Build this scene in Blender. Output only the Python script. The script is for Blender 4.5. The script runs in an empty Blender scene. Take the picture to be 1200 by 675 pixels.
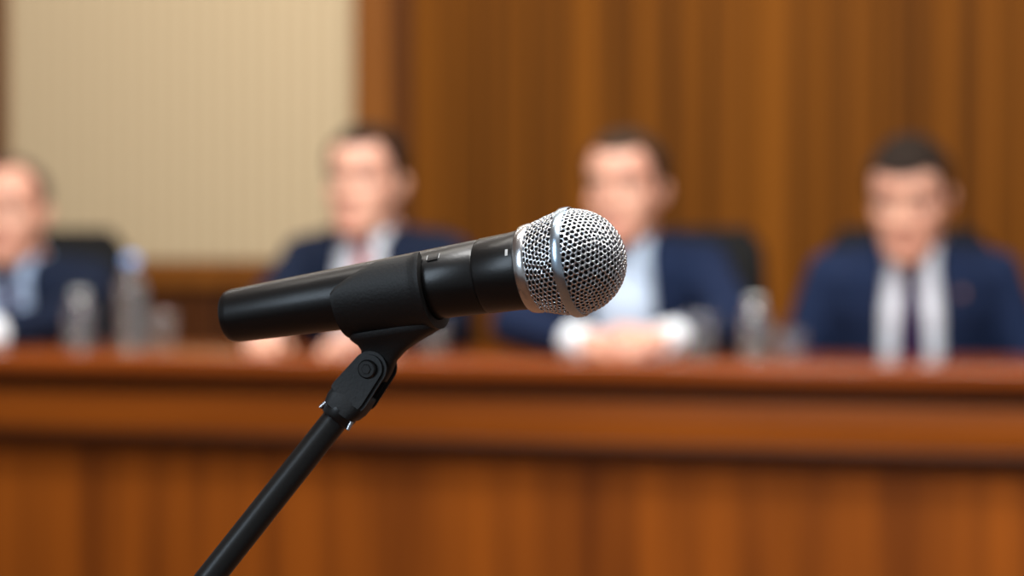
import bpy, bmesh, math, random
from mathutils import Vector as V, Matrix as M4
from mathutils.bvhtree import BVHTree
random.seed(4)
sc = bpy.context.scene
C = sc.collection
R = math.radians
sc.view_settings.view_transform = 'Standard'

# ------------------------------------------------------------------ materials
def lin(r, g, b):
    f = lambda c: (c/255/12.92) if c/255 <= .04045 else ((c/255+.055)/1.055)**2.4
    return (f(r), f(g), f(b), 1)
def pm(name, c1, c2, scale=(20, 20, 20), rough=.5, metal=0, bump=0, detail=5, lo=.3, hi=.7, second=None, **kw):
    m = bpy.data.materials.new(name); m.use_nodes = True
    n = m.node_tree.nodes; l = m.node_tree.links
    b = n['Principled BSDF']
    tc = n.new('ShaderNodeTexCoord'); mp = n.new('ShaderNodeMapping')
    mp.inputs['Scale'].default_value = scale
    no = n.new('ShaderNodeTexNoise'); no.inputs['Scale'].default_value = 1; no.inputs['Detail'].default_value = detail
    cr = n.new('ShaderNodeValToRGB')
    cr.color_ramp.elements[0].color = c1; cr.color_ramp.elements[1].color = c2
    cr.color_ramp.elements[0].position = lo; cr.color_ramp.elements[1].position = hi
    l.new(tc.outputs['Object'], mp.inputs['Vector']); l.new(mp.outputs['Vector'], no.inputs['Vector'])
    fac = no.outputs['Fac']
    if second:
        mp2 = n.new('ShaderNodeMapping'); mp2.inputs['Scale'].default_value = second
        n2 = n.new('ShaderNodeTexNoise'); n2.inputs['Scale'].default_value = 1; n2.inputs['Detail'].default_value = 2
        l.new(tc.outputs['Object'], mp2.inputs['Vector']); l.new(mp2.outputs['Vector'], n2.inputs['Vector'])
        mx = n.new('ShaderNodeMix'); mx.inputs['Factor'].default_value = .5
        l.new(no.outputs['Fac'], mx.inputs['A']); l.new(n2.outputs['Fac'], mx.inputs['B'])
        fac = mx.outputs['Result']
    l.new(fac, cr.inputs['Fac']); l.new(cr.outputs['Color'], b.inputs['Base Color'])
    b.inputs['Roughness'].default_value = rough; b.inputs['Metallic'].default_value = metal
    if bump:
        bp = n.new('ShaderNodeBump'); bp.inputs['Strength'].default_value = bump; bp.inputs['Distance'].default_value = .002
        l.new(no.outputs['Fac'], bp.inputs['Height']); l.new(bp.outputs['Normal'], b.inputs['Normal'])
    for k, v in kw.items():
        b.inputs[k.replace('_', ' ')].default_value = v
    return m
def ribbed(name, c1, c2, c3, c4, freq):
    m = bpy.data.materials.new(name); m.use_nodes = True
    n = m.node_tree.nodes; l = m.node_tree.links; b = n['Principled BSDF']
    tc = n.new('ShaderNodeTexCoord')
    def wave(f, d, a, c):
        w = n.new('ShaderNodeTexWave'); w.wave_type = 'BANDS'; w.bands_direction = 'X'
        w.inputs['Scale'].default_value = f; w.inputs['Distortion'].default_value = d; w.inputs['Detail'].default_value = 0
        cr = n.new('ShaderNodeValToRGB'); cr.color_ramp.elements[0].color = a; cr.color_ramp.elements[1].color = c
        l.new(tc.outputs['Object'], w.inputs['Vector']); l.new(w.outputs['Fac'], cr.inputs['Fac']); return w, cr
    w, cr = wave(freq, .3, c1, c2); w2, cr2 = wave(freq/2, .0, c3, c4)
    mx = n.new('ShaderNodeMix'); mx.data_type = 'RGBA'; mx.inputs[0].default_value = .6
    l.new(cr.outputs['Color'], mx.inputs[6]); l.new(cr2.outputs['Color'], mx.inputs[7])
    l.new(mx.outputs[2], b.inputs['Base Color'])
    bp = n.new('ShaderNodeBump'); bp.inputs['Strength'].default_value = .4; bp.inputs['Distance'].default_value = .004
    l.new(w.outputs['Fac'], bp.inputs['Height']); l.new(bp.outputs['Normal'], b.inputs['Normal'])
    b.inputs['Roughness'].default_value = .95; b.inputs['Specular IOR Level'].default_value = .1
    return m

WK = dict(Specular_IOR_Level=.18)
m_wall = pm('wall_timber', lin(68, 36, 4), lin(118, 68, 13), (70, 70, .5), .7, bump=.1, second=(26, 26, .06), lo=.38, hi=.62, Specular_IOR_Level=.08)
m_walldark = pm('wall_timber_dark', lin(54, 26, 6), lin(80, 41, 11), (30, 30, .6), .6, **WK)
m_pil = pm('pilaster_timber', lin(102, 57, 14), lin(130, 78, 25), (24, 24, .6), .55, **WK)
m_desk = pm('desk_timber', lin(90, 43, 8), lin(140, 73, 15), (34, 34, .9), .42, bump=.05, second=(13, 13, .15), lo=.38, hi=.62, **WK)
m_deskh = pm('desk_timber_long_grain', lin(104, 50, 9), lin(143, 75, 17), (.9, 14, 14), .38, bump=.05, **WK)
m_desktop = pm('desk_polished_top', lin(110, 51, 13), lin(146, 73, 23), (.9, 14, 14), .2, Coat_Weight=.3, **WK)
m_deskshade = pm('desk_moulding_shade', lin(54, 24, 6), lin(74, 35, 8), (.9, 14, 14), .42, **WK)  # timber darkened so the mouldings carry the shadow line under the worktop
m_fabric = ribbed('beige_ribbed_fabric', lin(174, 155, 124), lin(191, 172, 141), lin(167, 147, 116), lin(200, 181, 150), 14)
m_floor = pm('carpet', lin(80, 50, 30), lin(100, 64, 40), (60, 60, 60), .95)
m_ceil = pm('ceiling_paint', lin(215, 205, 190), lin(225, 216, 202), (6, 6, 6), .9)
m_black = pm('mic_black_enamel', lin(10, 10, 11), lin(16, 16, 17), (900, 900, 900), .32, bump=.03)
m_rubber = pm('clip_black_rubber', lin(7, 7, 8), lin(12, 12, 13), (700, 700, 700), .55, bump=.1)
m_pole = pm('black_powder_coat', lin(11, 11, 12), lin(17, 17, 18), (800, 800, 800), .36)
m_silver = pm('grille_silver', (.70, .72, .76, 1), (.88, .90, .93, 1), (900, 900, 900), .27, 1, bump=.2)
m_band = pm('band_chrome_reflection', (.58, .74, .92, 1), (.70, .84, .97, 1), (200, 200, 200), .25, 1)  # blue in the metal colour imitates a cool reflection
m_ring = pm('ring_nickel', (.72, .74, .77, 1), (.84, .86, .89, 1), (200, 200, 200), .24, 1)
m_foam = pm('grille_foam', (.003, .003, .003, 1), (.007, .007, .007, 1), (800, 800, 800), .95)
m_print = pm('pale_print', lin(190, 190, 190), lin(215, 215, 215), (90, 90, 90), .5)
m_chair = pm('black_leather', lin(6, 6, 7), lin(12, 12, 13), (60, 60, 60), .6, bump=.1, Specular_IOR_Level=.1)
m_chairp = pm('black_plastic', lin(14, 14, 16), lin(20, 20, 22), (60, 60, 60), .5)
m_steel = pm('chair_steel', (.5, .5, .52, 1), (.65, .65, .67, 1), (60, 60, 60), .3, 1)
m_navy = pm('navy_wool', lin(15, 26, 50), lin(22, 36, 65), (300, 300, 300), .9, Specular_IOR_Level=.15)
m_navyd = pm('dark_navy_wool', lin(13, 21, 39), lin(19, 30, 51), (300, 300, 300), .9, Specular_IOR_Level=.15)
m_lips = pm('lips', lin(186, 120, 106), lin(196, 132, 118), (80, 80, 80), .5)
m_eye = pm('eye_white', lin(200, 186, 174), lin(214, 200, 188), (40, 40, 40), .2)
m_iris = pm('iris_dark', lin(38, 26, 18), lin(54, 36, 26), (400, 400, 400), .2)
m_shoe = pm('black_shoe_leather', lin(16, 15, 15), lin(26, 25, 24), (50, 50, 50), .3)
m_glass = pm('clear_glass', (.97, .99, .97, 1), (.99, 1, .99, 1), (10, 10, 10), .02, Transmission_Weight=.98, IOR=1.05, Coat_Weight=.9, Coat_Roughness=.05)
m_plastic = pm('clear_bottle_plastic', (.95, .98, 1, 1), (.98, 1, 1, 1), (10, 10, 10), .03, Transmission_Weight=.94, IOR=1.04, Coat_Weight=1.0, Coat_Roughness=.06)
m_water = pm('water', (.98, 1, 1, 1), (.99, 1, 1, 1), (5, 5, 5), .0, Transmission_Weight=1.0, IOR=1.03)
m_cap = pm('blue_cap', lin(128, 168, 234), lin(150, 186, 244), (50, 50, 50), .4)
m_capw = pm('white_cap', lin(180, 186, 184), lin(196, 200, 198), (50, 50, 50), .4)
m_gold = pm('pin_gold', lin(104, 78, 74), lin(126, 96, 88), (200, 200, 200), .4, .3)

# ------------------------------------------------------------------ mesh helpers
def link(name, me, mat=None, parent=None):
    o = bpy.data.objects.new(name, me); C.objects.link(o)
    if mat: 
        me.materials.clear(); me.materials.append(mat)
    if parent: o.parent = parent
    return o
def obj(name, bm, mat, parent=None, smooth=True, recalc=True):
    if recalc: bmesh.ops.recalc_face_normals(bm, faces=bm.faces)
    me = bpy.data.meshes.new(name); bm.to_mesh(me); bm.free()
    if smooth:
        for p in me.polygons: p.use_smooth = True
        try: me.set_sharp_from_angle(angle=R(40))
        except Exception: pass
    return link(name, me, mat, parent)
def tag(o, label, cat, group=None):
    o['label'] = label; o['category'] = cat
    if group: o['group'] = group
    return o
def empty(name, loc, rz=0):
    o = bpy.data.objects.new(name, None); C.objects.link(o); o.empty_display_size = .05
    o.location = loc; o.rotation_euler = (0, 0, rz); return o
def B(): return bmesh.new()
def box(bm, x0, x1, y0, y1, z0, z1, bev=0, seg=2):
    t = bmesh.new()
    bmesh.ops.create_cube(t, size=1, matrix=M4.Translation(((x0+x1)/2, (y0+y1)/2, (z0+z1)/2)) @ M4.Diagonal((x1-x0, y1-y0, z1-z0, 1)))
    if bev: bmesh.ops.bevel(t, geom=t.edges[:], offset=bev, segments=seg, affect='EDGES', profile=.5)
    me = bpy.data.meshes.new('t'); t.to_mesh(me); t.free(); bm.from_mesh(me); bpy.data.meshes.remove(me)
    return bm
def rings(bm, rs, closed=True):
    vs = [[bm.verts.new(p) for p in r] for r in rs]
    n = len(rs[0])
    for a, b in zip(vs, vs[1:]):
        for i in range(n):
            bm.faces.new((a[i], a[(i+1) % n], b[(i+1) % n], b[i]))
    if closed:
        bm.faces.new(vs[0][::-1]); bm.faces.new(vs[-1])
    return bm
def frame(d):
    d = d.normalized(); a = V((0, 0, 1)) if abs(d.z) < .9 else V((1, 0, 0))
    x = a.cross(d).normalized(); y = d.cross(x); return x, y, d
def cap(bm, p0, p1, r0, r1, n=14, k=4):
    p0 = V(p0); p1 = V(p1); x, y, d = frame(p1-p0); rs = []
    for i in range(k+1):
        a = -math.pi/2*(1-i/k)*.97; rs.append((p0+d*r0*math.sin(a), r0*math.cos(a)))
    for i in range(k+1):
        a = math.pi/2*(i/k)*.97; rs.append((p1+d*r1*math.sin(a), r1*math.cos(a)))
    return rings(bm, [[c+(x*math.cos(t)+y*math.sin(t))*r for t in [2*math.pi*j/n for j in range(n)]] for c, r in rs])
def cyl(bm, p0, p1, r0, r1=None, n=24, bev=0):
    r1 = r0 if r1 is None else r1
    p0 = V(p0); p1 = V(p1); x, y, d = frame(p1-p0)
    st = [(p0, r0), (p1, r1)]
    if bev: st = [(p0, r0-bev), (p0+d*bev, r0), (p1-d*bev, r1), (p1, r1-bev)]
    return rings(bm, [[c+(x*math.cos(t)+y*math.sin(t))*r for t in [2*math.pi*j/n for j in range(n)]] for c, r in st])
def lathe(bm, prof, n=32, closed=True, mat=None):
    rs = [[V((r*math.cos(2*math.pi*j/n), r*math.sin(2*math.pi*j/n), z)) for j in range(n)] for r, z in prof]
    if mat: rs = [[mat @ p for p in r] for r in rs]
    return rings(bm, rs, closed)
def ell(bm, c, r, mat=None, n=16):
    m = M4.Translation(c) @ M4.Diagonal((r[0], r[1], r[2], 1))
    if mat is not None: m = mat @ m
    bmesh.ops.create_uvsphere(bm, u_segments=n, v_segments=n//2+2, radius=1, matrix=m); return bm
def selip(c, rx, ry, n=28, e=2.3):
    out = []
    for j in range(n):
        t = 2*math.pi*j/n; ct, st = math.cos(t), math.sin(t)
        out.append((c[0]+rx*math.copysign(abs(ct)**(2/e), ct), c[1]+ry*math.copysign(abs(st)**(2/e), st), c[2]))
    return out
def solidmesh(bm, voxel, smooth=3):
    bmesh.ops.recalc_face_normals(bm, faces=bm.faces)
    me = bpy.data.meshes.new('tmp'); bm.to_mesh(me); bm.free()
    o = bpy.data.objects.new('tmp', me); C.objects.link(o)
    r = o.modifiers.new('r', 'REMESH'); r.mode = 'VOXEL'; r.voxel_size = voxel
    if smooth:
        s = o.modifiers.new('s', 'SMOOTH'); s.iterations = smooth; s.factor = .5
    dg = bpy.context.evaluated_depsgraph_get()
    me2 = bpy.data.meshes.new_from_object(o.evaluated_get(dg))
    bpy.data.objects.remove(o); bpy.data.meshes.remove(me)
    for p in me2.polygons: p.use_smooth = True
    return me2
def solidify(o, t, off=-1):
    s = o.modifiers.new('thick', 'SOLIDIFY'); s.thickness = t; s.offset = off

# ------------------------------------------------------------------ camera and layout
HC = 1.06; FPX = 85/36*1200; TH = math.atan(50/FPX)
cam = bpy.data.cameras.new('camera'); co = bpy.data.objects.new('camera', cam); C.objects.link(co)
co.location = (0, 0, HC); co.rotation_euler = (math.pi/2-TH, 0, 0)
cam.lens = 85; cam.sensor_width = 36; cam.clip_start = .02
cam.dof.use_dof = True; cam.dof.focus_distance = 1.15; cam.dof.aperture_fstop = 4.9
sc.camera = co
def pix(px, py, d):      # a measured point of the microphone and its stand
    return V((0, 0, HC)) + V(((px-600)/FPX*d, 0, 0)) + V((0, math.cos(TH), -math.sin(TH)))*d + V((0, math.sin(TH), math.cos(TH)))*((337.5-py)/FPX*d)

AL = R(18)
def W(u, v, z=0):        # along the desk, behind its front edge, up
    return V((u*math.cos(AL)+v*math.sin(AL), 4.62-u*math.sin(AL)+v*math.cos(AL), z))

# ------------------------------------------------------------------ the room
def struct(name, bm, m, smooth=False):
    o = obj(name, bm, m, None, smooth); o['kind'] = 'structure'
    o.location = W(0, 0); o.rotation_euler = (0, 0, -AL); return o
struct('floor', box(B(), -4.5, 3.5, -6, 1.8, -.1, 0), m_floor)
struct('ceiling', box(B(), -4.5, 3.5, -6, 1.8, 3.1, 3.2), m_ceil)
struct('wall_back', box(B(), -4.5, 3.5, 1.64, 1.8, 0, 3.1), m_walldark)
bm = B(); x = -.80
while x < 3.4:
    w = .155; box(bm, x+.0006, x+w-.0006, 1.6, 1.64, 0, 3.1, .0015, 1); x += w
struct('trim_1', bm, m_wall)
struct('trim_2', box(B(), -.945, -.845, 1.56, 1.64, 0, 3.1, .006), m_pil)
struct('trim_shade', box(B(), -.843, -.805, 1.605, 1.64, 0, 3.1), m_walldark)  # dark strip stands in for the shadow line along the pilaster
bm = B(); box(bm, -2.0, -.945, 1.585, 1.64, .945, 1.0, .006)
struct('trim_3', bm, m_pil)
bm = B(); x = -4.4
while x < -1:
    box(bm, x+.003, min(x+.42, -.948)-.003, 1.61, 1.64, 0, .945, .004, 1); x += .42
struct('trim_4', bm, m_walldark)
struct('trim_5', box(B(), -2.13, -2.02, 1.56, 1.64, 0, 3.1, .006), m_walldark)
def wall_panel(x0, x1, label):
    wp = empty('wall_panel', W((x0+x1)/2, 1.64, 1.005), -AL); h = (x1-x0)/2
    tag(wp, label, 'wall panel')
    obj('fabric', box(B(), -h+.012, h-.012, -.04, -.002, .012, 1.9, .006), m_fabric, wp, False)
    f = B(); box(f, -h, -h+.012, -.045, -.002, 0, 1.912); box(f, h-.012, h, -.045, -.002, 0, 1.912); box(f, -h, h, -.045, -.002, 0, .012); box(f, -h, h, -.045, -.002, 1.9, 1.912)
    obj('panel_frame', f, m_pil, wp, False)
wall_panel(-2.015, -.95, 'beige ribbed fabric wall panel behind the two men on the left')

# ------------------------------------------------------------------ panel desk
dk = tag(empty('panel_desk', W(0, 0), -AL), 'long polished orange brown wooden desk with moulded front, in front of seated men', 'desk')
L0, L1 = -2.6, 1.9
obj('worktop', box(B(), L0, L1, 0, .49, .803, .84, .009, 4), m_desktop, dk)
obj('moulding', box(box(B(), L0+.02, L1-.02, .018, .06, .786, .803, .005), L0+.03, L1-.03, .034, .07, .762, .788, .004), m_deskshade, dk)
obj('apron', box(B(), L0+.03, L1-.03, .03, .06, .684, .764, .003), m_deskh, dk)
obj('moulding', box(box(B(), L0+.02, L1-.02, .006, .06, .668, .686, .006, 3), L0+.03, L1-.03, .026, .06, .646, .669, .004), m_deskshade, dk)
bm = B(); x = L0+.03
while x < L1-.1:
    box(bm, x+.0005, min(x+.62, L1-.03)-.0005, .042, .066, .08, .648, .001, 1); x += .62
obj('front_panel', bm, m_desk, dk, False)
obj('plinth', box(B(), L0+.03, L1-.03, .03, .066, 0, .08, .004), m_deskshade, dk)
for x in (L0+.03, L1-.06): obj('end_panel', box(B(), x, x+.03, .066, .47, 0, .803, .003), m_desk, dk)

# ------------------------------------------------------------------ microphone
PR = pix(672, 307, 1.15); PE = pix(268, 371, 1.21)
ax = (PR-PE).normalized(); LEN = (PR-PE).length
xx = V((0, 0, 1)).cross(ax).normalized(); yy = ax.cross(xx)
MM = M4((( xx.x, yy.x, ax.x, PR.x), (xx.y, yy.y, ax.y, PR.y), (xx.z, yy.z, ax.z, PR.z), (0, 0, 0, 1)))
mic = bpy.data.objects.new('microphone', None); C.objects.link(mic); mic.matrix_world = MM; mic.empty_display_size = .05
tag(mic, 'black handheld microphone with silver ball grille held in stand clip', 'microphone')
E = -LEN
rm = lambda z: .018-(-.045-z)*(.0048/.138)
obj('handle', lathe(B(), [(.0075, E+.0035), (.0102, E+.0030), (.0106, E+.0006), (.0118, E), (.0128, E+.0012), (.0134, E+.0045), (rm(-.14), -.14), (rm(-.1), -.1), (rm(-.0735), -.0735), (.0180, -.0465), (.0176, -.0458)], 64), m_black, mic)
obj('collar', lathe(B(), [(.0172, -.0462), (.0178, -.0455), (.0183, -.0445), (.0188, -.030), (.0192, -.0255), (.0191, -.0240), (.018, -.0232)], 64), m_black, mic)
obj('collar_ring', lathe(B(), [(.0180, -.0240), (.0200, -.0239), (.0210, -.0230), (.0215, -.0210), (.0217, -.0190), (.0216, -.0183), (.0211, -.0178), (.019, -.0178)], 72), m_ring, mic)
# grille: a geodesic dome of woven wire cells over a foam ball
def geodesic(n):
    t = bmesh.new(); bmesh.ops.create_icosphere(t, subdivisions=1, radius=1)
    vs = {}; pts = []; tris = []
    def gid(p):
        p = p.normalized(); k = (round(p.x, 5), round(p.y, 5), round(p.z, 5))
        if k not in vs: vs[k] = len(pts); pts.append(p)
        return vs[k]
    for f in t.faces:
        a, b, c = [v.co for v in f.verts]
        P = lambda i, j: gid((a*(n-i-j)+b*i+c*j)/n)
        for i in range(n):
            for j in range(n-i):
                tris.append((P(i, j), P(i+1, j), P(i, j+1)))
                if i+j < n-1: tris.append((P(i+1, j), P(i+1, j+1), P(i, j+1)))
    t.free(); return pts, tris
def gmap(p, off=0):
    r = .0254+off
    if p.z >= -.02: return p*r
    z = p.z*r; h = math.hypot(p.x, p.y) or 1e-9
    rad = r-.0048*min(1.2, (-z/.020))**1.5
    return V((p.x/h*rad, p.y/h*rad, max(z, -.0215)))
pts, tris = geodesic(12)
rot = M4.Rotation(R(17), 3, 'X') @ M4.Rotation(R(11), 3, 'Y')
pts = [rot @ p for p in pts]
cen = [((pts[a]+pts[b]+pts[c])/3).normalized() for a, b, c in tris]
adj = [[] for _ in pts]
for i, t in enumerate(tris):
    for a in t: adj[a].append(i)
# alternate wire crossings ride over and under, as in woven mesh
bm = B(); vv = [bm.verts.new(gmap(c, .00025 if i % 2 else -.00025)) for i, c in enumerate(cen)]
for i, p in enumerate(pts):
    if p.z*.0254 < -.0205 : continue
    x, y, d = frame(p)
    ids = sorted(adj[i], key=lambda k: math.atan2((cen[k]-p).dot(y), (cen[k]-p).dot(x)))
    bm.faces.new([vv[k] for k in ids])
bmesh.ops.delete(bm, geom=[v for v in bm.verts if not v.link_faces], context='VERTS')
bmesh.ops.recalc_face_normals(bm, faces=bm.faces)
inner = bm.faces[:]
bmesh.ops.inset_individual(bm, faces=inner, thickness=.00036, use_even_offset=True)
bmesh.ops.delete(bm, geom=inner, context='FACES')
g = obj('grille', bm, m_silver, mic)
g.data.polygons.foreach_set('use_smooth', [True]*len(g.data.polygons))
solidify(g, .0009)
sb = g.modifiers.new('round', 'SUBSURF'); sb.levels = 2; sb.render_levels = 2
obj('foam', lathe(B(), [(.001, .0234)]+[(.0234*math.sin(R(a)), .0234*math.cos(R(a))) for a in range(8, 91, 8)]+[(.0231, -.004), (.0218, -.012), (.0183, -.0205)], 40), m_foam, g)
obj('grille_band', lathe(B(), [(.0250, .0025), (.0260, .0024), (.0264, .0018), (.0265, 0), (.0264, -.0019), (.0260, -.0025), (.0250, -.0026), (.0250, .0025)], 96, False), m_band, mic)
# small switch on the handle and a pale mark on the collar
sw = B()
def onmic(z, ang, off): # ang from -y towards camera side (-x)
    r = rm(z) if z < -.045 else .0190
    return V((-math.sin(ang)*(r+off), -math.cos(ang)*(r+off), z))
def patch(bm, z0, z1, a0, a1, off, t=.0004, n=6):
    gi = [[bm.verts.new(onmic(z, a0+(a1-a0)*i/n, off)) for i in range(n+1)] for z in (z0, z1)]
    go = [[bm.verts.new(onmic(z, a0+(a1-a0)*i/n, off+t)) for i in range(n+1)] for z in (z0, z1)]
    for i in range(n):
        bm.faces.new((go[0][i], go[0][i+1], go[1][i+1], go[1][i])); bm.faces.new((gi[0][i+1], gi[0][i], gi[1][i], gi[1][i+1]))
        for q in (0, 1): bm.faces.new((gi[q][i], gi[q][i+1], go[q][i+1], go[q][i]))
    for i in (0, n): bm.faces.new((gi[0][i], go[0][i], go[1][i], gi[1][i]))
    return bm
swo = obj('switch', patch(sw, -.0685, -.0630, R(128), R(143), -.0003, .0009), m_black, mic, False)
obj('switch_edge', patch(patch(B(), -.0690, -.0686, R(131), R(141), .0, .0003), -.0628, -.0624, R(131), R(141), .0, .0003), m_print, swo, False)
obj('collar_mark', patch(B(), -.0275, -.0262, R(112), R(122), .0, .0003), m_print, mic, False)

# ------------------------------------------------------------------ microphone stand
PIV = MM @ V((0, -.0362, -.1090))
A0 = pix(395, 489, 1.185); B0 = pix(258, 662, 1.165)
ad = (B0-A0).normalized(); AE = A0+ad*.5
base = V((AE.x, AE.y, 0))
st = tag(empty('microphone_stand', base), 'black metal microphone stand with slanted boom arm and rubber clip', 'microphone stand')
T = M4.Translation(-base); TM = T @ MM
def stp(name, bm, m, smooth=True, mw=None, parent=None):
    bmesh.ops.transform(bm, matrix=mw if mw is not None else T, verts=bm.verts)
    return obj(name, bm, m, parent or st, smooth)
# a C shaped rubber sleeve open at the top, thicker at its rims
bm = B(); n = 40; go = []; gi = []; NZ = 20
for i in range(NZ+1):
    t = i/NZ; z = -.1185+.0470*t
    A = R(98+40*min(1, (t/.50))**.75)
    lip = .0009 if t > .92 else (.0005 if t < .06 else 0)
    ro = rm(z)+.0042+lip; ri = rm(z)+.0006
    aa = [-A+2*A*j/n for j in range(n+1)]
    edge = lambda j: .0008 if j in (0, n) else 0
    go.append([bm.verts.new((math.sin(a)*(ro-edge(j)), -math.cos(a)*(ro-edge(j)), z)) for j, a in enumerate(aa)])
    gi.append([bm.verts.new((math.sin(a)*ri, -math.cos(a)*ri, z)) for a in aa])
for i in range(NZ):
    for j in range(n):
        bm.faces.new((go[i][j], go[i][j+1], go[i+1][j+1], go[i+1][j])); bm.faces.new((gi[i][j+1], gi[i][j], gi[i+1][j], gi[i+1][j+1]))
    for j in (0, n): bm.faces.new((go[i][j], go[i+1][j], gi[i+1][j], gi[i][j]))
for i in (0, NZ):
    for j in range(n): bm.faces.new((go[i][j], go[i][j+1], gi[i][j+1], gi[i][j]))
cl = stp('microphone_clip', bm, m_rubber, True, TM)
def zring(y, zc, hz, hx, n=32): return [V((p[0], y, p[1])) for p in selip((0, zc, 0), hx, hz, n, 4)]
stp('clip_neck', rings(B(), [zring(-.0182, -.0950, .0232, .0098), zring(-.0205, -.0950, .0232, .0098), zring(-.0218, -.0950, .0222, .0090), zring(-.0240, -.0965, .0184, .0074), zring(-.0266, -.0993, .0144, .0060), zring(-.0300, -.1032, .0112, .0050), zring(-.034, -.1065, .0094, .0040), zring(-.040, -.109, .0082, .0036), zring(-.0435, -.110, .006, .0034)]), m_rubber, True, TM, cl)
kx = xx
yd = (A0-PIV).normalized(); ys = yd.cross(kx).normalized(); ln = (A0-PIV).length
# the fork: two cheeks with round ends either side of the clip's tongue, on a square socket
def cheek(k0, k1):
    out = [(-math.cos(a)*.0088, math.sin(a)*.0088) for a in [math.pi*(-.5)+math.pi*i/14 for i in range(15)]]
    poly = [(d_, s_) for d_, s_ in out]+[(ln*.52, .0102), (ln*.66, .0096), (ln*.66, -.0096), (ln*.52, -.0102)]
    b_ = B(); a = [b_.verts.new(PIV+yd*d_+ys*s_+kx*k0) for d_, s_ in poly]; c = [b_.verts.new(PIV+yd*d_+ys*s_+kx*k1) for d_, s_ in poly]
    b_.faces.new(a); b_.faces.new(c[::-1])
    for i in range(len(poly)): b_.faces.new((a[i], a[(i+1) % len(poly)], c[(i+1) % len(poly)], c[i]))
    bmesh.ops.recalc_face_normals(b_, faces=b_.faces)
    bmesh.ops.bevel(b_, geom=[e for e in b_.edges if e.is_manifold and e.calc_face_angle() > R(60)], offset=.0016, segments=4, affect='EDGES')
    return b_
def yring(c, a, b, n=32, e=4): return [V(c)+ys*p[0]+kx*p[1] for p in selip((0, 0, 0), a, b, n, e)]
yk = stp('fork', rings(B(), [yring(PIV+yd*ln*.42, .0088, .0080), yring(PIV+yd*ln*.45, .0097, .0084), yring(PIV+yd*ln*.62, .0102, .0090), yring(PIV+yd*ln*.74, .0100, .0090), yring(PIV+yd*ln*.85, .0090, .0087), yring(PIV+yd*ln*.87, .0082, .0080)]), m_rubber)
stp('fork_cheek', cheek(-.0088, -.0046), m_rubber, True, None, yk)
stp('fork_cheek', cheek(.0046, .0088), m_rubber, True, None, yk)
stp('pivot_screw', cyl(cyl(B(), PIV-kx*.0106, PIV-kx*.0084, .0047, None, 32, .0007), PIV-kx*.0110, PIV-kx*.0100, .0026, None, 6, .0003), m_pole)
stp('pivot_nut', cyl(B(), PIV+kx*.0084, PIV+kx*.0121, .0055, None, 6, .0006), m_pole)
nut = stp('thread_nut', cyl(B(), A0-yd*.0045, A0+ad*.0018, .0088, .0082, 28, .0008), m_pole)
for s in (-1, 1):
    stp('nut_tab', cyl(B(), A0-yd*.004+ys*s*.0081-kx*.003, A0+ad*.0008+ys*s*.0090-kx*.003, .0011, None, 10, .0003), m_steel, True, None, nut)
stp('boom_arm', cyl(B(), A0-ad*.002, AE+ad*.05, .0066, .0074, 32), m_pole)
stp('boom_clutch', cyl(cyl(B(), AE-V((0, .028, 0)), AE+V((0, .028, 0)), .022, None, 28, .003), AE+V((0, 0, -.05)), AE+V((0, 0, 0)), .016, None, 24, .002), m_rubber)
stp('upright_pole', cyl(B(), (base.x, base.y, .17), AE+V((0, 0, -.03)), .011, None, 28), m_pole)
stp('tripod_hub', cyl(B(), (base.x, base.y, .15), (base.x, base.y, .23), .02, None, 28, .003), m_rubber)
for k in range(3):
    a = R(100+120*k); e = base+V((math.cos(a)*.30, math.sin(a)*.30, .012))
    lg = stp('leg', cyl(B(), (base.x+math.cos(a)*.012, base.y+math.sin(a)*.012, .19), e, .0085, .0085, 20), m_pole)
    stp('rubber_foot', cap(B(), e+(V((base.x, base.y, .19))-e).normalized()*.03, e, .0115, .0118), m_rubber, True, None, lg)

# ------------------------------------------------------------------ office chairs
def copy_tree(o, parent=None):
    c = o.copy(); C.objects.link(c); c.parent = parent
    for ch in [q for q in bpy.data.objects if q.parent == o]: copy_tree(ch, c)
    return c
def make_chair():
    t = empty('office_chair', (0, 0, 0))
    o = obj('seat', box(B(), -.23, .23, -.24, .2, .38, .46, .035, 4), m_chair, t)
    bm = B(); rs = []
    for i in range(15):
        z = .46+.64*i/14; k = i/14
        hw = .195*(1-.10*max(0, (k-.6)/.4)**2)+.01*math.sin(k*3)
        if i in (0, 14): hw -= .03
        yc = .225+.05*k*k-.02*math.sin(k*math.pi)
        th = .034 if i not in (0, 14) else .018
        ring = selip((0, 0, z), hw, th, 36, 3.2)
        rs.append([(p[0], p[1]+yc-.35*p[0]*p[0], z) for p in ring])
    rings(bm, rs); obj('backrest', bm, m_chair, t)
    obj('back_bracket', box(B(), -.04, .04, .12, .27, .35, .38, .006), m_chairp, t)
    for s in (-1, 1):
        bm = B(); box(bm, s*.255-.025, s*.255+.025, -.14, .14, .645, .67, .01, 3)
        box(bm, s*.262-.012, s*.262+.012, -.03, .03, .40, .648, .006); box(bm, min(s*.19, s*.274), max(s*.19, s*.274), -.03, .03, .372, .40, .006)
        obj('armrest', bm, m_chairp, t)
    obj('gas_column', cyl(B(), (0, 0, .08), (0, 0, .38), .028, .025), m_steel, t)
    bm = B()
    for k in range(5):
        a = R(90+72*k); cap(bm, (0, 0, .095), (math.cos(a)*.24, math.sin(a)*.24, .075), .026, .017)
    obj('star_base', bm, m_chairp, t)
    for k in range(5):
        a = R(90+72*k); p = V((math.cos(a)*.24, math.sin(a)*.24, .03)); q = V((-math.sin(a), math.cos(a), 0))
        obj('caster', cyl(cyl(B(), p-q*.024, p-q*.005, .03, None, 20, .004), p+q*.005, p+q*.024, .03, None, 20, .004), m_chairp, t)
    return t

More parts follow.
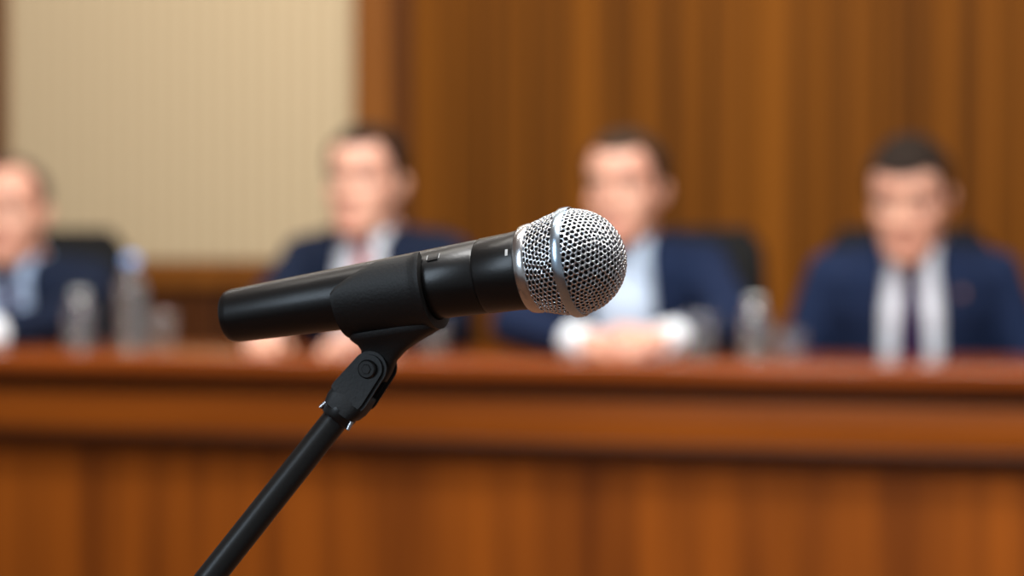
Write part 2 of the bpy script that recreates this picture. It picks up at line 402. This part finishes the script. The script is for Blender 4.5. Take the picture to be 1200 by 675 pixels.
# ------------------------------------------------------------------ people
HEAD = [(.0, .024, -.086, -.056), (.008, .037, -.095, -.025), (.025, .050, -.098, .0), (.05, .0595, -.098, .035), (.075, .0665, -.098, .065), (.1, .0715, -.097, .082), (.122, .0730, -.091, .092), (.148, .0745, -.0975, .099), (.175, .0755, -.096, .1), (.2, .069, -.083, .09), (.22, .053, -.06, .068), (.233, .033, -.036, .042), (.24, .012, -.012, .018)]
TORSO = [(.46, .02, .165, .115), (.55, 0, .172, .122), (.70, -.03, .158, .118), (.83, -.065, .165, .122), (.94, -.095, .176, .122), (1.01, -.11, .168, .108), (1.055, -.115, .115, .085), (1.085, -.118, .068, .064)]
HAIRLINES = {
 'full':     [(0, .190), (25, .193), (45, .196), (58, .170), (66, .150), (76, .118), (86, .112), (92, .142), (106, .145), (118, .09), (140, .055), (181, .045)],
 'receding': [(0, .203), (22, .206), (42, .214), (57, .185), (67, .155), (77, .120), (86, .114), (92, .142), (106, .145), (118, .09), (140, .055), (181, .045)],
 'thin':     [(0, .226), (25, .230), (45, .236), (60, .222), (72, .180), (80, .140), (88, .128), (93, .145), (106, .147), (118, .09), (140, .06), (181, .05)]}
def person(label, u, ht, turn, yaw, pitch, arms, hairkind, c_hair, skin, c_shirt, c_tie, wool, pin=False, v=.75, hs=1.0, hand=.93):
    root = tag(empty('person', W(u, v), -AL+R(turn)), label, 'person', 'men seated behind the desk')
    dz = ht-1.30
    fz = lambda z: .46+(z-.46)*(.6+dz)/.6
    HM = M4.Translation((0, -.19, 1.06+dz)) @ M4.Rotation(R(yaw), 4, 'Z') @ M4.Rotation(R(pitch), 4, 'X') @ M4.Diagonal((hs, hs, 1, 1))
    hp = lambda x, y, z: HM @ V((x, y, z))
    def head(bm, off=0, n=40):
        rs = []
        for z, rx, yf, yb in HEAD:
            r = selip((0, (yf+yb)/2, z), rx+off, (yb-yf)/2+off, n, 2.25); rs.append([HM @ V(p) for p in r])
        if off: rs[-1] = [p+V((0, 0, off)) for p in rs[-1]]; rs[-2] = [p+V((0, 0, off*.7)) for p in rs[-2]]
        return rings(bm, rs)
    def torso(bm, off):
        return rings(bm, [selip((0, cy, fz(z)), rx+off, ry+off, 40, 2.4) for z, cy, rx, ry in TORSO])
    # ---- body: one continuous skin
    bm = B(); head(bm); torso(bm, -.006)
    cap(bm, (0, -.115, fz(1.02)), hp(0, .025, .07), .058, .056)
    cap(bm, hp(0, -.091, .132), hp(0, -.111, .094), .0075, .0110); cap(bm, hp(-.011, -.101, .089), hp(.011, -.101, .089), .0085, .0085)
    for s in (-1, 1):
        cap(bm, hp(s*.016, -.0908, .1475), hp(s*.048, -.0805, .1485), .0078, .007)           # brow
        ell(bm, (s*.040, -.066, .097), (.026, .020, .024), HM)                              # cheek
        em = HM @ M4.Translation((s*.077, .012, .113)) @ M4.Rotation(R(s*-16), 4, 'Z') @ M4.Rotation(R(-8), 4, 'X')
        ell(bm, (0, 0, 0), (.0075, .017, .028), em); ell(bm, (s*.004, .006, .008), (.006, .015, .018), em)
    ell(bm, (0, -.074, .052), (.034, .026, .026), HM)                                       # muzzle
    cap(bm, hp(-.017, -.0955, .0565), hp(.017, -.0955, .0565), .0050, .0050); cap(bm, hp(-.014, -.0955, .0485), hp(.014, -.0955, .0485), .0060, .0060)
    ell(bm, (0, -.084, .018), (.022, .017, .016), HM)                                       # chin
    cuffs = []; slv = []
    for s in (-1, 1):
        Ep, Wp, f, p, curl = arms[s]
        S = V((s*.166, -.108, fz(1.0))); Ep = V(Ep); Wp = V(Wp)
        cap(bm, S, Ep, .046, .037); cap(bm, Ep, Wp, .038, .026)
        slv.append((S, Ep, Wp))
        fd = (Wp-Ep).normalized()
        f = V(f).normalized(); p = V(p); p = (p-f*p.dot(f)).normalized()
        th = (-p).cross(f) if s < 0 else f.cross(-p)
        h_ = hand
        cap(bm, Wp-fd*.02, Wp+f*.02*h_, .025*h_, .021*h_)
        for o_, ln_, r_ in ((.031, .072, .0088), (.0105, .080, .0091), (-.0105, .074, .0087), (-.031, .058, .0077)):
            o_ *= h_; ln_ *= h_; r_ *= h_
            k = Wp+f*(.090*h_-abs(o_-.008)*.25)+th*o_
            cap(bm, Wp+f*.016+th*o_*.6, k, .0130*h_, .0115*h_)
            d = f.copy(); q = k.copy(); rr = r_
            for seg, c_ in zip((.45, .31, .24), curl):
                rax = f.cross(p)
                d = (M4.Rotation(R(c_), 3, rax) @ d); q2 = q+d*ln_*seg
                cap(bm, q, q2, rr, rr*.92, 10, 3); q = q2; rr *= .92
        b0 = Wp+(f*.028+th*.026)*h_; d1 = (f*.72+th*.62+p*.25).normalized(); b1 = b0+d1*.042*h_
        cap(bm, Wp+f*.012+th*.012, b0, .0145*h_, .013*h_); cap(bm, b0, b1, .012*h_, .010*h_); cap(bm, b1, b1+(d1*.6+f*.6+p*.1).normalized()*.03*h_, .0098*h_, .0082*h_)
        cuffs.append(cyl(B(), Wp-fd*.050, Wp+fd*.006, .0355, .033, 28, .002))
    for s in (-1, 1):
        cap(bm, (s*.095, -.02, .54), (s*.12, -.44, .535), .075, .052); cap(bm, (s*.12, -.44, .535), (s*.125, -.43, .1), .05, .035); cap(bm, (s*.125, -.43, .05), (s*.125, -.53, .035), .035, .026)
    me = solidmesh(bm, .0036, 4)
    body = link('body', me, skin, root)
    me.materials.append(m_lips); HI = HM.inverted()
    for pl in me.polygons:
        c = HI @ pl.center
        if abs(c.z-.0525) < .0095 and c.y < -.088 and abs(c.x) < .023*(1-((c.z-.0525)/.0100)**2)+.002: pl.material_index = 1
    # ---- eyes, brows, hair
    for s in (-1, 1):
        e = obj('eye', ell(B(), (s*.031, -.0830, .1250), (.0130, .0105, .0066), HM), m_eye, body)
        obj('iris', ell(B(), (s*.031-.001, -.0918, .1250), (.0060, .002, .0058), HM), m_iris, e)
        obj('eyebrow', cap(cap(B(), hp(s*.014, -.0980, .1465), hp(s*.034, -.0960, .1505), .0032, .0040, 10), hp(s*.034, -.0960, .1505), hp(s*.053, -.0828, .1475), .0040, .0025, 10), c_hair, body)
    hb = B(); head(hb, .009 if hairkind != 'thin' else .006, 48)
    bmesh.ops.subdivide_edges(hb, edges=hb.edges[:], cuts=4, use_grid_fill=True)
    hl_ = HAIRLINES[hairkind]; kill = []
    for fc in hb.faces:
        c = HI @ fc.calc_center_median(); ph = math.degrees(math.atan2(abs(c.x), -(c.y-.0)))
        for (a0, z0), (a1, z1) in zip(hl_, hl_[1:]):
            if a0 <= ph <= a1:
                if c.z < z0+(z1-z0)*(ph-a0)/(a1-a0): kill.append(fc)
                break
    bmesh.ops.delete(hb, geom=kill, context='FACES')
    for _ in range(3):
        bmesh.ops.smooth_vert(hb, verts=[w_ for w_ in hb.verts if w_.is_boundary], factor=.5, use_axis_x=True, use_axis_y=True, use_axis_z=True)
    ho = obj('hair', hb, c_hair, root); solidify(ho, .012, -1)
    # ---- shirt
    sbm = B(); torso(sbm, .006); tb = BVHTree.FromBMesh(sbm)
    for s, (S, Ep, Wp) in zip((-1, 1), slv): cap(sbm, S, S.lerp(Ep, .4), .050, .044)
    sh = link('shirt', solidmesh(sbm, .007, 2), c_shirt, root)
    nx = (hp(0, .025, .07)-V((0, -.115, fz(1.02)))).normalized()
    cb = V((0, -.115, fz(1.02)))+nx*.030
    x, y, d = frame(nx); cr = []
    for h_, r_ in ((0, .071), (.018, .0685), (.042, .0650), (.044, .0625), (.020, .064), (0, .066)):
        cr.append([cb+nx*(h_*(1-.25*(1+math.sin(a0))/2))+(x*math.cos(a0)+y*math.sin(a0))*r_ for a0 in [2*math.pi*j/32 for j in range(32)]])
    obj('collar', rings(B(), cr, False), c_shirt, sh)
    for cf in cuffs: obj('cuff', cf, c_cuff, sh)
    def drape(tree, rows, off):
        bm_ = B(); prev = None
        for z, x0, x1 in rows:
            cur = []
            for i in range(7):
                xq = x0+(x1-x0)*i/6
                hit = tree.ray_cast(V((xq, -1.2, z)), V((0, 1, 0)))[0]
                yq = hit.y if hit else -.2
                cur.append(bm_.verts.new((xq, yq-off, z)))
            if prev:
                for i in range(6): bm_.faces.new((prev[i], prev[i+1], cur[i+1], cur[i]))
            prev = cur
        return bm_
    for s in (-1, 1):
        rows = [(fz(1.062)-.062*k/6, s*(.005+.031*k/6), s*(.048-.010*k/6)) for k in range(7)]
        cp = obj('collar_point', drape(tb, rows, .009), c_shirt, sh); solidify(cp, .003, 0)
    if c_tie:
        rows = [(fz(1.045)-.46*k/20, -(.014+.018*min(1, k/9)), (.014+.018*min(1, k/9))) for k in range(21)]
        tt = obj('tie', drape(tb, rows, .007), c_tie, root); solidify(tt, .004, 0)
        hit = tb.ray_cast(V((0, -1, fz(1.04))), V((0, 1, 0)))[0]
        obj('knot', rings(B(), [selip((0, hit.y-.012, fz(1.04)+h_), w_, .009, 16) for h_, w_ in ((-.022, .011), (-.016, .014), (.008, .021), (.014, .019))]), c_tie, tt)
    # ---- jacket
    jb = B(); torso(jb, .022); jt = BVHTree.FromBMesh(jb)
    for S, Ep, Wp in slv:
        L = (Wp-Ep).length; t_ = 1-.035/L
        cap(jb, S, S.lerp(Ep, .5), .062, .054); cap(jb, S.lerp(Ep, .5), Ep, .054, .048); cap(jb, Ep, Ep.lerp(Wp, t_-.03/L), .048, .040)
        sg = 1 if S.x > 0 else -1
        cap(jb, (sg*.050, -.112, fz(1.058)), S+V((sg*.012, 0, .026)), .036, .042)
    jm = solidmesh(jb, .006, 4)
    q = B(); q.from_mesh(jm); wz = lambda z: .070 if z < fz(.93) else .070-.01*(z-fz(.93))/.1
    kill = [f_ for f_ in q.faces if (lambda c, n_: (abs(c.x) < wz(c.z) and -.34 < c.y < -.06 and c.z > .56 and n_.y < .3) or (c.x**2+(c.y+.122)**2 < .079**2 and c.z > fz(1.03)))(f_.calc_center_median(), f_.normal)]
    bmesh.ops.delete(q, geom=kill, context='FACES')
    jk = obj('jacket', q, wool, root, True, False); solidify(jk, .005, -1)
    for s in (-1, 1):
        rows = []
        for k in range(25):
            z = fz(1.055)-.34*k/24; t = k/24
            wd = .034+.022*(t/.24) if t < .24 else (.044+.020*(t-.24)/.04 if t < .28 else .066*(1-(t-.28)/.72)**.85+.005)
            rows.append((z, s*(wz(z)-.006), s*(wz(z)-.006+wd)))
        lp = obj('lapel', drape(jt, rows, .010), wool, jk); solidify(lp, .005, 0)
    if pin:
        z = fz(.980); x_ = .100; hit = jt.ray_cast(V((x_, -1, z)), V((0, 1, 0)))[0]
        obj('lapel_pin', cyl(B(), hit+V((0, -.017, 0)), hit+V((0, -.010, 0)), .009, None, 20, .002), m_gold, jk)
    # ---- trousers and shoes
    tbm = B()
    cap(tbm, (-.08, .0, .55), (.08, .0, .55), .095, .095)
    for s in (-1, 1):
        cap(tbm, (s*.095, -.02, .545), (s*.12, -.44, .54), .083, .064); cap(tbm, (s*.12, -.44, .54), (s*.125, -.43, .13), .062, .052)
        obj('shoe', rings(B(), [selip((s*.125, cy, z_), rx, ry, 24, 2.6) for z_, cy, rx, ry in ((0, -.48, .042, .135), (.02, -.48, .046, .138), (.04, -.478, .045, .134), (.06, -.46, .040, .10), (.085, -.43, .042, .055), (.1, -.43, .04, .05))]), m_shoe, root)
    link('trousers', solidmesh(tbm, .01, 3), wool, root)
    return root

def skinmat(n, a, b): return pm(n, lin(*a), lin(*b), (34, 34, 34), .42, lo=.38, hi=.62, Subsurface_Weight=.03, Subsurface_Radius=(.008, .004, .002))
sk1 = skinmat('skin_a', (190, 132, 112), (212, 162, 138)); sk2 = skinmat('skin_b', (192, 136, 116), (214, 166, 142))
HK = dict(Specular_IOR_Level=.15)
h_dark = pm('hair_dark', lin(24, 17, 13), lin(38, 28, 22), (200, 200, 30), .8, **HK)
h_brown = pm('hair_brown', lin(38, 28, 21), lin(56, 43, 33), (200, 200, 30), .8, **HK)
h_grey = pm('hair_grey', lin(68, 54, 45), lin(92, 76, 66), (200, 200, 30), .8, **HK)
s_blue = pm('shirt_light_blue', lin(168, 194, 232), lin(184, 208, 240), (200, 200, 200), .8)
s_white = pm('shirt_white', lin(228, 238, 254), lin(238, 246, 255), (200, 200, 200), .8)
s_pale = pm('shirt_pale_blue', lin(194, 216, 244), lin(206, 226, 248), (200, 200, 200), .8)
c_cuff = pm('cuff_white', lin(230, 240, 252), lin(240, 247, 254), (200, 200, 200), .8)
t_red = pm('tie_dusty_red', lin(160, 94, 98), lin(182, 114, 116), (200, 200, 40), .6)
t_plum = pm('tie_dark_plum', lin(36, 20, 56), lin(48, 30, 68), (200, 200, 40), .7, Specular_IOR_Level=.2)
flat = {1: ((.215, -.33, .898), (.115, -.54, .872), (-.42, -.9, -.06), (0, .05, -1), (12, 18, 14)),
        -1: ((-.205, -.32, .898), (-.125, -.515, .870), (.25, -.93, -.06), (0, .05, -1), (16, 24, 18))}
flat1 = {s: ((-.02+s*.205, -.36, .896), (-.05+s*.105, -.595, .867), (-s*.55, -.83, -.04), (0, .05, -1), (10, 16, 14)) for s in (-1, 1)}
clasp = {s: ((.012+s*.232, -.385, .897), (.03+s*.082, -.615, .868), (-s*.78, -.58, -.03), (-s*.40, .55, -.74), (30, 50, 34)) for s in (-1, 1)}
clasp[1] = ((.235, -.385, .897), (.094, -.628, .875), *clasp[1][2:])
lap = {s: ((s*.245, -.14, .80), (s*.15, -.33, .675), (-s*.25, -.92, -.22), (0, .1, -1), (12, 18, 15)) for s in (-1, 1)}
men = [
 person('man in dark navy suit and light blue shirt, thin hair, cut by left edge', -1.435, 1.254, 12, -4, 3, flat1, 'thin', h_grey, sk1, s_blue, t_plum, m_navyd),
 person('man in navy suit with dusty red tie, seated before the wooden pilaster', -.535, 1.316, 5, -6, 0, flat, 'receding', h_dark, sk2, s_white, t_red, m_navyd, hand=.88),
 person('man in navy suit with pale blue shirt, resting clasped hands on desk', .032, 1.297, 12, -14, 2, clasp, 'receding', h_brown, sk1, s_pale, None, m_navy, hand=.88),
 person('man in navy suit with dark tie and small lapel pin, rightmost at desk', .655, 1.280, 7, -8, 15, lap, 'full', h_dark, sk2, s_white, t_plum, m_navy, True),
]
ch = make_chair()
for i, (u, tr, l) in enumerate([(-1.435, 24, 'black leather office chair behind the thin haired man at left edge'), (-.545, 22, 'black leather office chair behind the man with dusty red tie'), (.078, -2, 'black leather office chair behind the man with clasped hands'), (.672, 16, 'black leather office chair behind the man with the lapel pin')]):
    o = ch if i == 0 else copy_tree(ch)
    o.location = W(u, .77); o.rotation_euler = (0, 0, -AL+R(tr)); tag(o, l, 'chair', 'black office chairs behind the desk')

# ------------------------------------------------------------------ bottles and glasses on the desk
def bottle(u, v, h, label, capm):
    t = tag(empty('water_bottle', W(u, v, .84), -AL), label, 'bottle', 'water bottles on the desk'); r = .031
    b = obj('bottle_body', lathe(B(), [(.022, 0), (r-.003, .001), (r, .006), (r, h*.28), (r-.002, h*.31), (r, h*.34), (r, h*.62), (r*.9, h*.70), (r*.62, h*.80), (.0135, h*.88), (.0125, h*.93)], 32), m_plastic, t)
    obj('water', lathe(B(), [(.02, .003), (r-.004, .004), (r-.0035, h*.27), (r-.0035, h*.58)], 28), m_water, t)
    obj('bottle_cap', lathe(B(), [(.0155, h*.90), (.016, h*.905), (.016, h*.985), (.0145, h), (.004, h)], 28), capm, t)
bottle(-.868, .12, .20, 'clear water bottle with blue cap, between the two men on the left', m_cap)
bottle(-1.003, .15, .125, 'short clear bottle with white cap beside the taller blue capped bottle', m_capw)
bottle(.43, .20, .12, 'clear water bottle with white cap between the two men on the right', m_capw)
def tumbler(u, v, h, r, label):
    o = obj('drinking_glass', lathe(B(), [(r*.8, 0), (r*.84, .001), (r, h-.001), (r-.0006, h), (r-.0018, h-.001), (r*.82-.001, .006), (r*.4, .0055)], 32), m_glass)
    o.location = W(u, v, .84); o.rotation_euler = (0, 0, -AL); tag(o, label, 'glass', 'drinking glasses on the desk')
tumbler(-.797, .12, .085, .032, 'clear drinking glass right of the tall blue capped bottle')
tumbler(-.1957, .10, .07, .030, 'clear drinking glass behind the microphone handle, left of the clasped hands')
tumbler(.345, .10, .09, .031, 'tall drinking glass right of the clasped hands')
tumbler(.513, .12, .06, .032, 'clear low drinking glass nearest to the man with the lapel pin')

# ------------------------------------------------------------------ light
def area(name, loc, tgt, sx, sy, p, col):
    l = bpy.data.lights.new(name, 'AREA'); l.shape = 'RECTANGLE'; l.size = sx; l.size_y = sy; l.energy = p; l.color = col
    o = bpy.data.objects.new(name, l); C.objects.link(o); o.location = loc
    o.rotation_euler = (V(tgt)-V(loc)).to_track_quat('-Z', 'Y').to_euler(); return o
area('ceiling_lamp_desk', W(0, -.9, 3.0), W(0, .4, .9), 3.6, .5, 135, (1, .97, .92))
area('ceiling_lamp_hall', (0, 1.9, 3.0), (0, 4.6, .6), 2.4, .8, 80, (1, .95, .88))
area('fill_front', (1.6, 1.6, 2.6), W(.2, .5, 1.0), 1.2, .8, 42, (1, .97, .94))  # added frontal fill to brighten the men's shirts, not a room fixture
area('ceiling_lamp_wall', W(0, 1.0, 3.0), W(0, 1.6, 1.0), 4.0, .3, 26, (1, .92, .80))
area('ceiling_lamp_mic', (-.1, .9, 2.7), (.0, 1.15, 1.0), .9, .35, 32, (1, .99, .97))
area('side_fill', (-1.5, -.3, 1.9), (0, 1.15, 1.05), .6, 1.2, 18, (.70, .85, 1))  # added cool light that gives the grille band its bluish reflection
w = bpy.data.worlds.new('world'); sc.world = w; w.use_nodes = True
w.node_tree.nodes['Background'].inputs['Color'].default_value = (.95, .97, 1, 1)
w.node_tree.nodes['Background'].inputs['Strength'].default_value = .2
